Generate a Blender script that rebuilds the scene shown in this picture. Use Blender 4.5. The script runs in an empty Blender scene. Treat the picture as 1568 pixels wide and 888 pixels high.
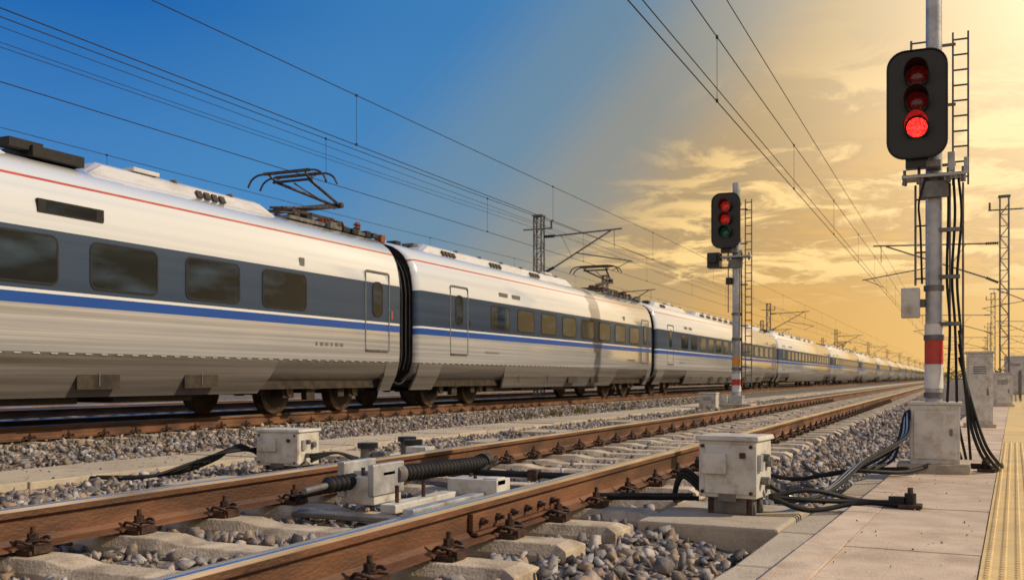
import bpy, bmesh, math, random
import numpy as np
from mathutils import Vector, Matrix
random.seed(7); rng=np.random.default_rng(7)
S=bpy.context.scene
R=math.radians

# ---------------------------------------------------------------- materials
def new_mat(name):
    m=bpy.data.materials.new(name); m.use_nodes=True
    nt=m.node_tree; b=nt.nodes['Principled BSDF']; return m,nt,b
def mat(name,c1,c2=None,rough=.6,metal=0.,scale=8.,bump=.0,bscale=60.,stretch=(1,1,1),coat=0.,detail=6,lo=.35,hi=.65,island=0.,rvar=.1,bdist=.01,dirt=None,dirtamt=.5,dirtscale=3.,spec=.5,tint=0.,stint=None):
    m,nt,b=new_mat(name); N=nt.nodes; L=nt.links
    tc=N.new('ShaderNodeTexCoord'); mp=N.new('ShaderNodeMapping'); mp.inputs['Scale'].default_value=stretch
    L.new(tc.outputs['Object'],mp.inputs['Vector'])
    n1=N.new('ShaderNodeTexNoise'); n1.inputs['Scale'].default_value=scale; n1.inputs['Detail'].default_value=detail
    L.new(mp.outputs[0],n1.inputs['Vector'])
    r=N.new('ShaderNodeValToRGB'); r.color_ramp.elements[0].position=lo; r.color_ramp.elements[1].position=hi
    c2=c2 or c1
    r.color_ramp.elements[0].color=(*c1,1); r.color_ramp.elements[1].color=(*c2,1)
    L.new(n1.outputs['Fac'],r.inputs['Fac']); col=r.outputs['Color']
    if island>0:
        g=N.new('ShaderNodeNewGeometry'); mr=N.new('ShaderNodeMapRange')
        mr.inputs['To Min'].default_value=1-island; mr.inputs['To Max'].default_value=1+island
        L.new(g.outputs['Random Per Island'],mr.inputs['Value'])
        mx=N.new('ShaderNodeVectorMath'); mx.operation='SCALE'; L.new(col,mx.inputs[0]); L.new(mr.outputs[0],mx.inputs['Scale']); col=mx.outputs[0]
        if tint>0:
            wn_=N.new('ShaderNodeTexWhiteNoise'); wn_.noise_dimensions='1D'; L.new(g.outputs['Random Per Island'],wn_.inputs['W'])
            m4=N.new('ShaderNodeMapRange'); m4.inputs['From Min'].default_value=.55; m4.inputs['To Max'].default_value=tint; L.new(wn_.outputs['Value'],m4.inputs['Value'])
            m5=N.new('ShaderNodeMixRGB'); L.new(m4.outputs[0],m5.inputs['Fac']); L.new(col,m5.inputs[1]); m5.inputs[2].default_value=(.36,.24,.14,1); col=m5.outputs[0]
    if dirt:
        n3=N.new('ShaderNodeTexNoise'); n3.inputs['Scale'].default_value=dirtscale; n3.inputs['Detail'].default_value=9; n3.inputs['Roughness'].default_value=.7
        L.new(mp.outputs[0],n3.inputs['Vector'])
        r3=N.new('ShaderNodeMapRange'); r3.inputs['From Min'].default_value=.48; r3.inputs['From Max'].default_value=.7; r3.inputs['To Max'].default_value=dirtamt
        L.new(n3.outputs['Fac'],r3.inputs['Value'])
        mx=N.new('ShaderNodeMixRGB'); L.new(r3.outputs[0],mx.inputs['Fac']); L.new(col,mx.inputs[1]); mx.inputs[2].default_value=(*dirt,1); col=mx.outputs[0]
    L.new(col,b.inputs['Base Color'])
    rr=N.new('ShaderNodeMapRange'); rr.inputs['To Min'].default_value=max(.02,rough-rvar); rr.inputs['To Max'].default_value=min(1,rough+rvar)
    L.new(n1.outputs['Fac'],rr.inputs['Value']); L.new(rr.outputs[0],b.inputs['Roughness'])
    b.inputs['Metallic'].default_value=metal; b.inputs['Specular IOR Level'].default_value=spec
    if stint: b.inputs['Specular Tint'].default_value=(*stint,1)
    b.inputs['Coat Weight'].default_value=coat; b.inputs['Coat Roughness'].default_value=.08
    if bump>0:
        n2=N.new('ShaderNodeTexNoise'); n2.inputs['Scale'].default_value=bscale; n2.inputs['Detail'].default_value=5
        L.new(mp.outputs[0],n2.inputs['Vector'])
        bp=N.new('ShaderNodeBump'); bp.inputs['Strength'].default_value=bump; bp.inputs['Distance'].default_value=bdist
        L.new(n2.outputs['Fac'],bp.inputs['Height']); L.new(bp.outputs[0],b.inputs['Normal'])
    return m
def emis(name,c,st,base=(.1,.01,.01)):
    m,nt,b=new_mat(name); N=nt.nodes; L=nt.links
    tc=N.new('ShaderNodeTexCoord'); v=N.new('ShaderNodeTexVoronoi'); v.inputs['Scale'].default_value=70
    L.new(tc.outputs['Object'],v.inputs['Vector'])
    mr=N.new('ShaderNodeMapRange'); mr.inputs['From Min'].default_value=.1; mr.inputs['From Max'].default_value=.6
    mr.inputs['To Min'].default_value=st*1.5; mr.inputs['To Max'].default_value=st*.35
    L.new(v.outputs['Distance'],mr.inputs['Value'])
    b.inputs['Base Color'].default_value=(*base,1); b.inputs['Emission Color'].default_value=(*c,1)
    L.new(mr.outputs[0],b.inputs['Emission Strength']); b.inputs['Roughness'].default_value=.15
    return m

M={}
M['rust']=mat('rail_rust',(.065,.026,.013),(.185,.078,.034),rough=.6,scale=5,bump=.5,bscale=90,stretch=(1,.35,1),dirt=(.028,.017,.012),dirtamt=.85)
M['rustdark']=mat('fastener_rust',(.018,.011,.009),(.075,.033,.018),rough=.55,scale=25,bump=.4,bscale=150,metal=.25)
M['railtop']=mat('polished_rail_head',(.70,.73,.78),(.55,.55,.57),rough=.16,metal=1.,scale=3,stretch=(6,.3,1),rvar=.07)
M['railbrown']=mat('rail_head_edge',(.30,.22,.16),(.50,.40,.30),rough=.33,metal=.85,scale=3,stretch=(4,.5,4))
M['conc']=mat('sleeper_concrete',(.38,.31,.22),(.56,.47,.34),rough=.85,scale=4,bump=.6,bscale=80,dirt=(.12,.08,.05),dirtamt=.75,dirtscale=5)
M['slab']=mat('walkway_concrete',(.37,.31,.23),(.51,.44,.33),rough=.85,scale=3,bump=.5,bscale=60,island=.14,dirt=(.14,.105,.075),dirtamt=.7)
M['paver']=mat('platform_paver',(.52,.40,.285),(.64,.51,.375),rough=.7,scale=5,bump=.35,bscale=90,island=.12,dirt=(.25,.175,.12),dirtamt=.65,dirtscale=2.2,spec=.35)
M['joint']=mat('paver_joint',(.09,.075,.06),(.14,.12,.09),rough=.95,scale=20)
M['yellow']=mat('tactile_yellow',(.62,.43,.17),(.74,.54,.24),rough=.6,scale=6,bump=.2,bscale=90,island=.08,dirt=(.36,.26,.14),dirtamt=.55)
M['stone']=mat('ballast_stone',(.10,.10,.11),(.28,.26,.25),rough=.75,scale=9,bump=.6,bscale=60,island=.8,tint=.7,dirt=(.26,.18,.11),dirtamt=.6,dirtscale=2,lo=.4,hi=.6)
M['bed']=mat('ballast_bed',(.03,.026,.022),(.22,.18,.15),rough=.95,scale=14,bump=1,bscale=18,bdist=.04,detail=8,lo=.4,hi=.6)
M['earth']=mat('dry_ground',(.16,.13,.09),(.24,.20,.13),rough=1,scale=.3,bump=.5,bscale=3,dirt=(.09,.10,.04),dirtamt=.8,dirtscale=.05)
M['white']=mat('train_white_paint',(.55,.585,.63),(.66,.69,.72),rough=.16,scale=2,stretch=(1,.03,5),coat=1.,rvar=.07,dirt=(.42,.43,.45),dirtamt=.4,dirtscale=2.)
M['beige']=mat('train_lower_paint',(.27,.275,.29),(.42,.415,.41),rough=.2,scale=2.4,stretch=(1,.035,7),coat=1.,rvar=.12,dirt=(.18,.165,.155),dirtamt=.75,dirtscale=1.6)
M['skirt']=mat('train_skirt_paint',(.11,.10,.095),(.20,.185,.17),rough=.33,scale=2,stretch=(1,.06,5),coat=.25,dirt=(.055,.045,.036),dirtamt=.8,dirtscale=1.4)
M['band']=mat('train_window_band',(.014,.032,.066),(.032,.056,.098),rough=.45,scale=1,stretch=(1,.06,4),coat=.0,rvar=.05,spec=.3)
M['blue']=mat('train_blue_stripe',(.008,.055,.26),(.012,.07,.30),rough=.4,scale=2,stretch=(1,.1,1),coat=.0,spec=.3)
M['red']=mat('train_red_line',(.38,.05,.035),(.45,.08,.05),rough=.3,scale=2,coat=.5)
M['glass']=mat('train_window_glass',(.004,.007,.012),(.032,.055,.085),rough=.05,scale=1.7,stretch=(1,.55,1.8),rvar=.02,lo=.46,hi=.72,detail=4,spec=.42,stint=(.62,.80,1.))
M['dark']=mat('dark_rubber',(.008,.008,.009),(.018,.017,.016),rough=.65,scale=10,bump=.2,spec=.3)
M['under']=mat('bogie_grime',(.014,.011,.009),(.05,.035,.023),rough=.6,scale=6,bump=.4,bscale=30,metal=.2)
M['wheel']=mat('wheel_steel',(.06,.04,.03),(.13,.09,.065),rough=.4,metal=.7,scale=6)
M['seam']=mat('panel_seam',(.09,.09,.09),(.13,.13,.13),rough=.5)
M['roofgrey']=mat('roof_fairing',(.50,.51,.53),(.60,.60,.61),rough=.35,scale=3,stretch=(1,.2,1),dirt=(.22,.20,.18),dirtamt=.7,coat=.3)
M['copper']=mat('pantograph_metal',(.03,.026,.026),(.08,.06,.05),rough=.5,metal=.5,scale=12)
M['insul']=mat('insulator_red',(.16,.04,.025),(.24,.07,.04),rough=.35,scale=10)
M['galv']=mat('galvanised_steel',(.32,.335,.35),(.48,.485,.49),rough=.42,metal=.35,scale=9,bump=.15,bscale=80,dirt=(.18,.13,.09),dirtamt=.65,dirtscale=6)
M['galvdark']=mat('weathered_steel',(.09,.09,.095),(.19,.185,.18),rough=.5,metal=.4,scale=9,dirt=(.09,.05,.03),dirtamt=.6,dirtscale=8)
M['box']=mat('equipment_box_paint',(.48,.47,.43),(.58,.565,.51),rough=.42,scale=6,bump=.15,bscale=60,dirt=(.22,.14,.08),dirtamt=.7,dirtscale=8)
M['black']=mat('signal_black_paint',(.007,.008,.009),(.014,.015,.016),rough=.38,scale=14,spec=.4)
M['cable']=mat('black_cable',(.010,.010,.010),(.022,.021,.019),rough=.6,scale=10,spec=.22)
M['conduit']=mat('silver_conduit',(.45,.45,.44),(.60,.58,.54),rough=.4,metal=.5,scale=30)
M['signred']=mat('band_red',(.42,.03,.02),(.50,.05,.03),rough=.5,scale=9,dirt=(.2,.1,.08),dirtamt=.4)
M['signwhite']=mat('band_white',(.62,.62,.60),(.72,.71,.68),rough=.5,scale=9,dirt=(.3,.25,.2),dirtamt=.5)
M['orange']=mat('band_orange',(.62,.26,.04),(.70,.32,.05),rough=.5,scale=9)
M['leaf']=mat('tree_leaves',(.035,.055,.018),(.09,.10,.03),rough=.7,scale=1,island=.5)
M['bark']=mat('tree_bark',(.07,.05,.035),(.12,.09,.06),rough=.9,scale=8,bump=.5)
M['weed']=mat('weed_leaves',(.20,.16,.04),(.34,.25,.07),rough=.8,scale=5,island=.4)
M['lensred']=emis('lit_red_lens',(1,.025,.02),3.2)
M['lensdim']=emis('dim_red_lens',(1,.02,.015),.045,base=(.045,.004,.004))
M['lensmid']=emis('red_lens_glow',(1,.03,.02),.35,base=(.06,.006,.005))
M['lensgreen']=emis('dim_green_lens',(.02,.5,.25),.05,base=(.01,.035,.022))

# ---------------------------------------------------------------- mesh builder
def rrect(w,h,r,n=5):
    pts=[]
    for cx,cy,a0 in ((w/2-r,h/2-r,0),(-w/2+r,h/2-r,90),(-w/2+r,-h/2+r,180),(w/2-r,-h/2+r,270)):
        for i in range(n+1):
            a=R(a0+90*i/n); pts.append((cx+r*math.cos(a),cy+r*math.sin(a)))
    return pts
def smooth_path(P,k=8):
    P=[Vector(p) for p in P]; out=[]
    Q=[P[0]*2-P[1]]+P+[P[-1]*2-P[-2]]
    for i in range(1,len(Q)-2):
        a,b,c,d=Q[i-1:i+3]
        for j in range(k):
            t=j/k
            out.append(.5*((2*b)+(c-a)*t+(2*a-5*b+4*c-d)*t*t+(-a+3*b-3*c+d)*t**3))
    out.append(P[-1]); return out
class MB:
    def __init__(s): s.v=[];s.f=[];s.m=[];s.s=[];s.mats=[]
    def mi(s,k):
        if k not in s.mats: s.mats.append(k)
        return s.mats.index(k)
    def add(s,V,F,k,smooth=False):
        o=len(s.v); s.v+= [tuple(p) for p in V]; i=s.mi(k)
        for f in F: s.f.append(tuple(o+a for a in f)); s.m.append(i); s.s.append(smooth)
    def box(s,c,d,k,rz=0,rx=0,ry=0,taper=1.):
        x,y,z=d[0]/2,d[1]/2,d[2]/2; V=[]
        for sz in(-1,1):
            t=taper if sz>0 else 1
            for sx,sy in((-1,-1),(1,-1),(1,1),(-1,1)): V.append(Vector((sx*x*t,sy*y*t,sz*z)))
        if rz or rx or ry:
            m=Matrix.Rotation(rz,3,'Z')@Matrix.Rotation(ry,3,'Y')@Matrix.Rotation(rx,3,'X'); V=[m@p for p in V]
        c=Vector(c); V=[p+c for p in V]
        s.add(V,[(3,2,1,0),(4,5,6,7),(0,1,5,4),(1,2,6,5),(2,3,7,6),(3,0,4,7)],k)
    def cyl(s,a,b,r,k,r1=None,n=12,smooth=True,cap=True):
        a=Vector(a);b=Vector(b);r1=r if r1 is None else r1
        d=(b-a).normalized(); u=d.orthogonal().normalized(); w=d.cross(u)
        V=[];
        for p,q in((a,r),(b,r1)):
            for i in range(n):
                t=2*math.pi*i/n; V.append(p+u*math.cos(t)*q+w*math.sin(t)*q)
        s.add(V,[(i,(i+1)%n,n+(i+1)%n,n+i) for i in range(n)],k,smooth)
        if cap: s.add(V,[tuple(range(n-1,-1,-1)),tuple(range(n,2*n))],k)
    def tube(s,P,r,k,n=7,sm=True,rf=None):
        P=smooth_path(P) if sm else [Vector(p) for p in P]
        V=[];u=None
        for i,p in enumerate(P):
            d=(P[min(i+1,len(P)-1)]-P[max(i-1,0)]).normalized()
            if u is None: u=d.orthogonal().normalized()
            u=(u-d*u.dot(d)).normalized(); w=d.cross(u); q=r if rf is None else rf(i)
            for j in range(n):
                t=2*math.pi*j/n; V.append(p+u*math.cos(t)*q+w*math.sin(t)*q)
        F=[(i*n+j,i*n+(j+1)%n,(i+1)*n+(j+1)%n,(i+1)*n+j) for i in range(len(P)-1) for j in range(n)]
        F+=[tuple(range(n-1,-1,-1)),tuple((len(P)-1)*n+j for j in range(n))]
        s.add(V,F,k,True)
    def ext(s,pts,vec,k,k2=None):
        vec=Vector(vec);P=[Vector(p) for p in pts];n=len(P)
        V=P+[p+vec for p in P]
        s.add(V,[(i,(i+1)%n,n+(i+1)%n,n+i) for i in range(n)],k2 or k)
        s.add(V,[tuple(range(n-1,-1,-1)),tuple(range(n,2*n))],k)
    def ring(s,outer,inner,vec,k):
        n=len(outer);vec=Vector(vec);O=[Vector(p) for p in outer];I=[Vector(p) for p in inner]
        V=O+I+[p+vec for p in O]+[p+vec for p in I];F=[]
        for i in range(n):
            j=(i+1)%n
            F+=[(i,j,n+j,n+i),(2*n+i,2*n+j,3*n+j,3*n+i),(i,j,2*n+j,2*n+i),(n+i,n+j,3*n+j,3*n+i)]
        s.add(V,F,k)
    def insulator(s,a,b,r,k='insul',ribs=5):
        a=Vector(a);b=Vector(b); s.cyl(a,b,r*.45,k,n=8)
        for i in range(ribs):
            p=a.lerp(b,(i+.5)/ribs); d=(b-a)/ribs*.28; s.cyl(p-d,p+d,r,k,r1=r*.6,n=10)
    def merge(s,o,mtx=None,off=None):
        V=o.v if off is None else [(x+off[0],y+off[1],z+off[2]) for x,y,z in o.v]
        if mtx is not None: V=[mtx@Vector(p) for p in o.v]
        b=len(s.v); s.v+=[tuple(p) for p in V]; mp=[s.mi(k) for k in o.mats]
        s.f+=[tuple(b+a for a in f) for f in o.f]; s.m+=[mp[i] for i in o.m]; s.s+=o.s
    def obj(s,name,parent=None,bevel=0,recalc=True):
        me=bpy.data.meshes.new(name); me.from_pydata(s.v,[],s.f)
        for k in s.mats: me.materials.append(M[k])
        me.polygons.foreach_set('material_index',s.m); me.polygons.foreach_set('use_smooth',s.s)
        if recalc:
            bm=bmesh.new(); bm.from_mesh(me); bmesh.ops.recalc_face_normals(bm,faces=bm.faces); bm.to_mesh(me); bm.free()
        me.update(); o=bpy.data.objects.new(name,me); S.collection.objects.link(o)
        if parent: o.parent=parent
        if bevel:
            md=o.modifiers.new('bevel','BEVEL'); md.width=bevel; md.segments=2; md.limit_method='ANGLE'; md.angle_limit=R(40); md.use_clamp_overlap=True
        return o
def empty(name,loc=(0,0,0),scale=1,rz=0):
    e=bpy.data.objects.new(name,None); S.collection.objects.link(e); e.location=loc; e.scale=(scale,)*3; e.rotation_euler[2]=rz; e.empty_display_size=.2; return e
def np_mesh(name,V,F,matk,parent=None,smooth=False):
    me=bpy.data.meshes.new(name); n=F.shape[1]
    me.vertices.add(len(V)); me.vertices.foreach_set('co',V.astype(np.float32).ravel())
    me.loops.add(F.size); me.loops.foreach_set('vertex_index',F.astype(np.int32).ravel())
    me.polygons.add(len(F)); me.polygons.foreach_set('loop_start',np.arange(0,F.size,n,dtype=np.int32))
    me.materials.append(M[matk]); me.update(calc_edges=True); me.validate()
    o=bpy.data.objects.new(name,me); S.collection.objects.link(o)
    if parent: o.parent=parent
    return o

# ---------------------------------------------------------------- ground + ballast
PROF=[(-60,-.5),(-22,-.46),(-19,-.30),(-13.4,-.29),(-9.8,-.28),(-8.5,-.385),(-6.9,-.385),(-4.7,-.36),(-4.2,-.265),(-1.4,-.265),(-1.0,-.35),(-.6,-.36),(3.5,-.40),(9,-.5)]
px=np.array([p[0] for p in PROF]);pz=np.array([p[1] for p in PROF])
def gz(x): return np.interp(x,px,pz)
g=MB(); g.add([(-3000,-3000,-.52),(3000,-3000,-.52),(3000,3000,-.52),(-3000,3000,-.52)],[(0,1,2,3)],'earth'); g.obj('ground')
b=MB(); ys=[-30,0,10,20,40,80,160,320,900]; V=[(x,y,z) for y in ys for x,z in PROF]; n=len(PROF)
b.add(V,[(j*n+i,j*n+i+1,(j+1)*n+i+1,(j+1)*n+i) for j in range(len(ys)-1) for i in range(n-1)],'bed'); b.obj('ballast_bed')

def hull_rock(k):
    bm=bmesh.new(); e=(random.uniform(.9,1.3),random.uniform(.6,.9),random.uniform(.45,.75))
    for i in range(k):
        p=Vector((random.gauss(0,1),random.gauss(0,1),random.gauss(0,1))).normalized()*random.uniform(.8,1.2); bm.verts.new((p.x*e[0],p.y*e[1],p.z*e[2]))
    r=bmesh.ops.convex_hull(bm,input=bm.verts)
    bmesh.ops.delete(bm,geom=[v for v in bm.verts if not v.link_faces],context='VERTS')
    bmesh.ops.triangulate(bm,faces=bm.faces); bmesh.ops.recalc_face_normals(bm,faces=bm.faces)
    bm.verts.index_update(); v=np.array([x.co[:] for x in bm.verts]); f=np.array([[q.index for q in p.verts] for p in bm.faces]); bm.free(); return v,f
rocks=[hull_rock(random.randint(8,11)) for _ in range(20)]
def rotm(n):
    q=rng.normal(size=(n,4)); q/=np.linalg.norm(q,axis=1)[:,None]; w,x,y,z=q.T
    return np.stack([1-2*(y*y+z*z),2*(x*y-z*w),2*(x*z+y*w),2*(x*y+z*w),1-2*(x*x+z*z),2*(y*z-x*w),2*(x*z-y*w),2*(y*z+x*w),1-2*(x*x+y*y)],1).reshape(n,3,3)
SL=.6
def scatter(name,regs,pebble=False):
    VV=[];FF=[];o=0
    for (x0,x1,y0,y1,dens,r0,r1,zo) in regs:
        N=int((x1-x0)*(y1-y0)*dens); X=rng.uniform(x0,x1,N);Y=rng.uniform(y0,y1,N)
        dd=Y*.912-X*.41; rr=X*.912+Y*.41; keep=(dd>2.5)&(rr/dd>-.60)&(rr/dd<.58)
        if not pebble:
            for tx in (-2.83,-11.65):
                onsl=(np.abs(X-tx)<1.28)&(np.abs((Y+SL/2)%SL-SL/2)<.14); keep&=~(onsl&(rng.random(N)>.05))
            for rx in (-2.0,-3.66): keep&=~(np.abs(X-rx)<.085)
            keep&=~((X>-1.66)&(X<-.78)&(Y>5.0)&(Y<6.1)); keep&=~((X>-8.2)&(X<-7.0)&(rng.random(N)>.008))
        X=X[keep];Y=Y[keep];N=len(X)
        Rr=r0+(r1-r0)*rng.random(N)**1.6; Z=(gz(X)+zo+rng.normal(0,.016,N)) if not pebble else np.full(N,zo); RM=rotm(N); idx=rng.integers(0,len(rocks),N)
        for k,(v,f) in enumerate(rocks):
            s=idx==k; n=s.sum()
            if not n: continue
            P=np.einsum('nij,vj->nvi',RM[s],v)*Rr[s][:,None,None]+np.stack([X[s],Y[s],Z[s]],1)[:,None,:]
            F=f[None]+(np.arange(n)*len(v))[:,None,None]+o; VV.append(P.reshape(-1,3)); FF.append(F.reshape(-1,3)); o+=n*len(v)
    np_mesh(name,np.concatenate(VV),np.concatenate(FF),'stone')
scatter('ballast_stones',[(-4.6,-.8,2.2,9,440,.022,.066,0),(-4.6,-.5,9,18,300,.03,.064,0),(-9.9,-4.6,4,14,250,.026,.075,0),(-9.9,-4.6,14,26,160,.035,.07,0),
    (-4.6,-.3,18,40,130,.035,.06,0),(-9.9,-4.6,26,45,80,.045,.065,0),(-13.3,-9.9,6,30,60,.035,.06,0),(-.9,-.3,9,30,200,.025,.05,0)])
scatter('platform_grit',[(-.7,.3,3,9,28,.002,.007,-.147),(-8.1,-7.1,5,16,25,.006,.02,-.315)],True)

w=MB(); y=2.
while y<70:
    L=.98; w.box((-7.6+random.uniform(-.02,.02),y+L/2,-.355+random.uniform(-.008,.008)),(1.05,L-.02,.07),'slab',rz=random.uniform(-.015,.015),rx=random.uniform(-.008,.008)); y+=L
w.box((-7.6,185,-.36),(1.05,228,.07),'slab')
w.obj('trough_cover_walkway',bevel=.008)
w=MB()
for (x,yy,a) in ((-5.4,6.6,.05),(-5.0,7.6,-.04),(-6.3,9.6,.02),(-5.6,12.4,.03),(-6.0,15.,0),(-5.9,19.,.02)): w.box((x,yy,-.345),(1.0,.8,.07),'slab',rz=a)
w.obj('cable_pit_covers',bevel=.01)

# ---------------------------------------------------------------- tracks
HP=[(-.036,-.015),(-.027,-.002),(-.016,0),(.016,0),(.027,-.002),(.036,-.015),(.035,-.040),(.0095,-.054),(.0085,-.135),(.028,-.155),(.075,-.166),(.075,-.176),(-.075,-.176),(-.075,-.166),(-.028,-.155),(-.0085,-.135),(-.0095,-.054),(-.035,-.040)]
def rail(mb,x,z,y0=-20,y1=900):
    n=len(HP);V=[(x+p[0],y,z+p[1]) for y in (y0,y1) for p in HP]
    for i in range(n):
        k='railtop' if i in(1,2,3) else ('railbrown' if i in (0,4) else 'rust')
        mb.add([V[i],V[(i+1)%n],V[n+(i+1)%n],V[n+i]],[(0,1,2,3)],k)
def sleeper_proto():
    m=MB(); xs=[(-1.28,.13,-.215),(-1.22,.09,-.192),(-.52,.09,-.190),(-.38,.08,-.215),(.38,.08,-.215),(.52,.09,-.190),(1.22,.09,-.192),(1.28,.13,-.215)]
    V=[]
    for x,hw,z in xs: V+=[(x,-.14,-.42),(x,-.125,z-.05),(x,-hw,z),(x,hw,z),(x,.125,z-.05),(x,.14,-.42)]
    F=[(i*6+j,i*6+(j+1)%6,(i+1)*6+(j+1)%6,(i+1)*6+j) for i in range(7) for j in range(6)]+[tuple(range(6)),tuple(range(47,41,-1))]
    m.add(V,F,'conc'); return m
SP=sleeper_proto()
FP=MB()
FP.box((.115,0,-.177),(.085,.12,.018),'rustdark'); FP.box((.155,0,-.165),(.022,.09,.034),'rustdark')
FP.cyl((.105,0,-.17),(.105,0,-.075),.011,'rustdark',n=8); FP.cyl((.105,0,-.128),(.105,0,-.104),.023,'rustdark',n=6,smooth=False); FP.cyl((.105,0,-.136),(.105,0,-.129),.030,'rustdark',n=10)
FP.tube([(.06,-.05,-.150),(.10,-.075,-.128),(.145,-.05,-.14),(.11,-.022,-.138),(.075,0,-.15),(.11,.022,-.138),(.145,.05,-.14),(.10,.075,-.128),(.06,.05,-.150)],.008,'rustdark',n=6)
FM=MB(); FM.merge(FP); FM.v=[(-x,y,z) for x,y,z in FM.v]
def track(name,cx,dz,gauge,y1s,yf,fine=True):
    e=empty(name)
    for i,sx in enumerate((-1,1)):
        r=MB(); rail(r,cx+sx*gauge/2,dz); r.obj('rail_%d'%(i+1),e)
    s=MB(); f=MB(); k=0; y=0.
    while y<y1s:
        jz=random.uniform(-.005,.004); jy=random.uniform(-.012,.012); s.merge(SP,off=(cx+random.uniform(-.03,.03),y+jy,dz+jz))
        if y<yf:
            for sx in(-1,1):
                f.merge(FP,off=(cx+sx*gauge/2,y+jy,dz)); f.merge(FM,off=(cx+sx*gauge/2,y+jy,dz))
        y+=SL
    s.obj('sleepers',e,bevel=.006)
    if yf>0: f.obj('rail_fasteners',e)
    return e
T1=track('railway_track',-2.83,0,1.66,150,32)
T2=track('railway_track',-11.65,-.07,1.6,120,26)
T3=track('railway_track',-17.5,-.07,1.5,60,0)
j=MB(); x=-2.0
for sx in (-1,1):
    j.box((x+sx*.024,4.45,-.095),(.024,1.0,.080),'rust'); j.box((x+sx*.042,4.45,-.144),(.035,1.0,.014),'rust')
    for i in range(6):
        y=4.03+i*.168; j.cyl((x+sx*.034,y,-.095),(x+sx*.054,y,-.095),.019,'rustdark',n=6,smooth=False); j.cyl((x+sx*.05,y,-.095),(x+sx*.074,y,-.095),.010,'rustdark',n=8)
j.obj('fishplate_joint',T1,bevel=.003)

# ---------------------------------------------------------------- point machine between rails
e=empty('point_machine'); m=MB()
m.box((-3.12,4.95,-.09),(.22,.30,.16),'box'); m.box((-3.12,4.95,.0),(.24,.14,.03),'galv'); m.box((-3.22,4.95,-.03),(.05,.34,.20),'galv'); m.box((-3.02,4.95,-.03),(.04,.34,.18),'galv')
m.box((-2.86,5.25,-.17),(.10,1.1,.05),'box'); m.box((-2.66,5.15,-.17),(.07,1.15,.05),'galv')
m.box((-2.72,5.55,-.12),(.34,.20,.10),'box'); m.box((-2.60,5.52,-.085),(.10,.12,.05),'box')
m.box((-2.9,4.55,-.20),(.9,.12,.03),'galvdark'); m.box((-2.9,6.1,-.19),(1.1,.07,.03),'galvdark')
for (xx,yy) in((-3.12,4.86),(-3.12,5.04),(-2.86,4.8),(-2.86,5.1),(-2.72,5.5),(-2.80,5.6)): m.cyl((xx,yy,-.16),(xx,yy,.035 if xx<-3 else -.05),.014,'rustdark',n=6,smooth=False)
m.obj('actuator_housing',e,bevel=.008)
m=MB(); P=[(-3.04,5.12+i*.008,-.02-.0002*i) for i in range(142)]
m.tube(P,.05,'dark',n=14,sm=False,rf=lambda i:(.030,.036,.050,.054,.050,.036)[i%6])
m.cyl((-3.04,5.05,-.02),(-3.04,5.13,-.02),.062,'galvdark',n=14); m.cyl((-3.04,6.25,-.04),(-3.04,6.33,-.04),.062,'black',n=14); m.cyl((-3.04,6.33,-.04),(-3.04,6.45,-.04),.035,'galvdark')
P=[(-3.16,4.55+i*.008,-.04) for i in range(36)]; m.tube(P,.05,'dark',n=12,sm=False,rf=lambda i:(.028,.032,.044,.048,.044,.032)[i%6])
m.cyl((-3.16,4.35,-.05),(-3.16,4.56,-.04),.018,'galvdark')
m.obj('bellows',e)
m=MB(); m.cyl((-3.6,6.15,-.10),(-2.05,6.15,-.10),.022,'dark'); m.cyl((-3.6,6.32,-.12),(-2.05,6.32,-.12),.02,'dark'); m.cyl((-3.0,6.4,-.02),(-3.0,6.15,-.10),.02,'dark')
for xx in(-3.5,-3.2,-2.6,-2.2): m.box((xx,6.15,-.10),(.07,.09,.07),'rustdark')
m.tube([(-3.3,4.95,-.1),(-3.5,4.8,-.14),(-3.75,4.9,-.2),(-4.3,5.3,-.22),(-5,6.6,-.28),(-5.3,7.3,-.2)],.014,'cable')
m.obj('operating_rods',e,bevel=.004)

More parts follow.
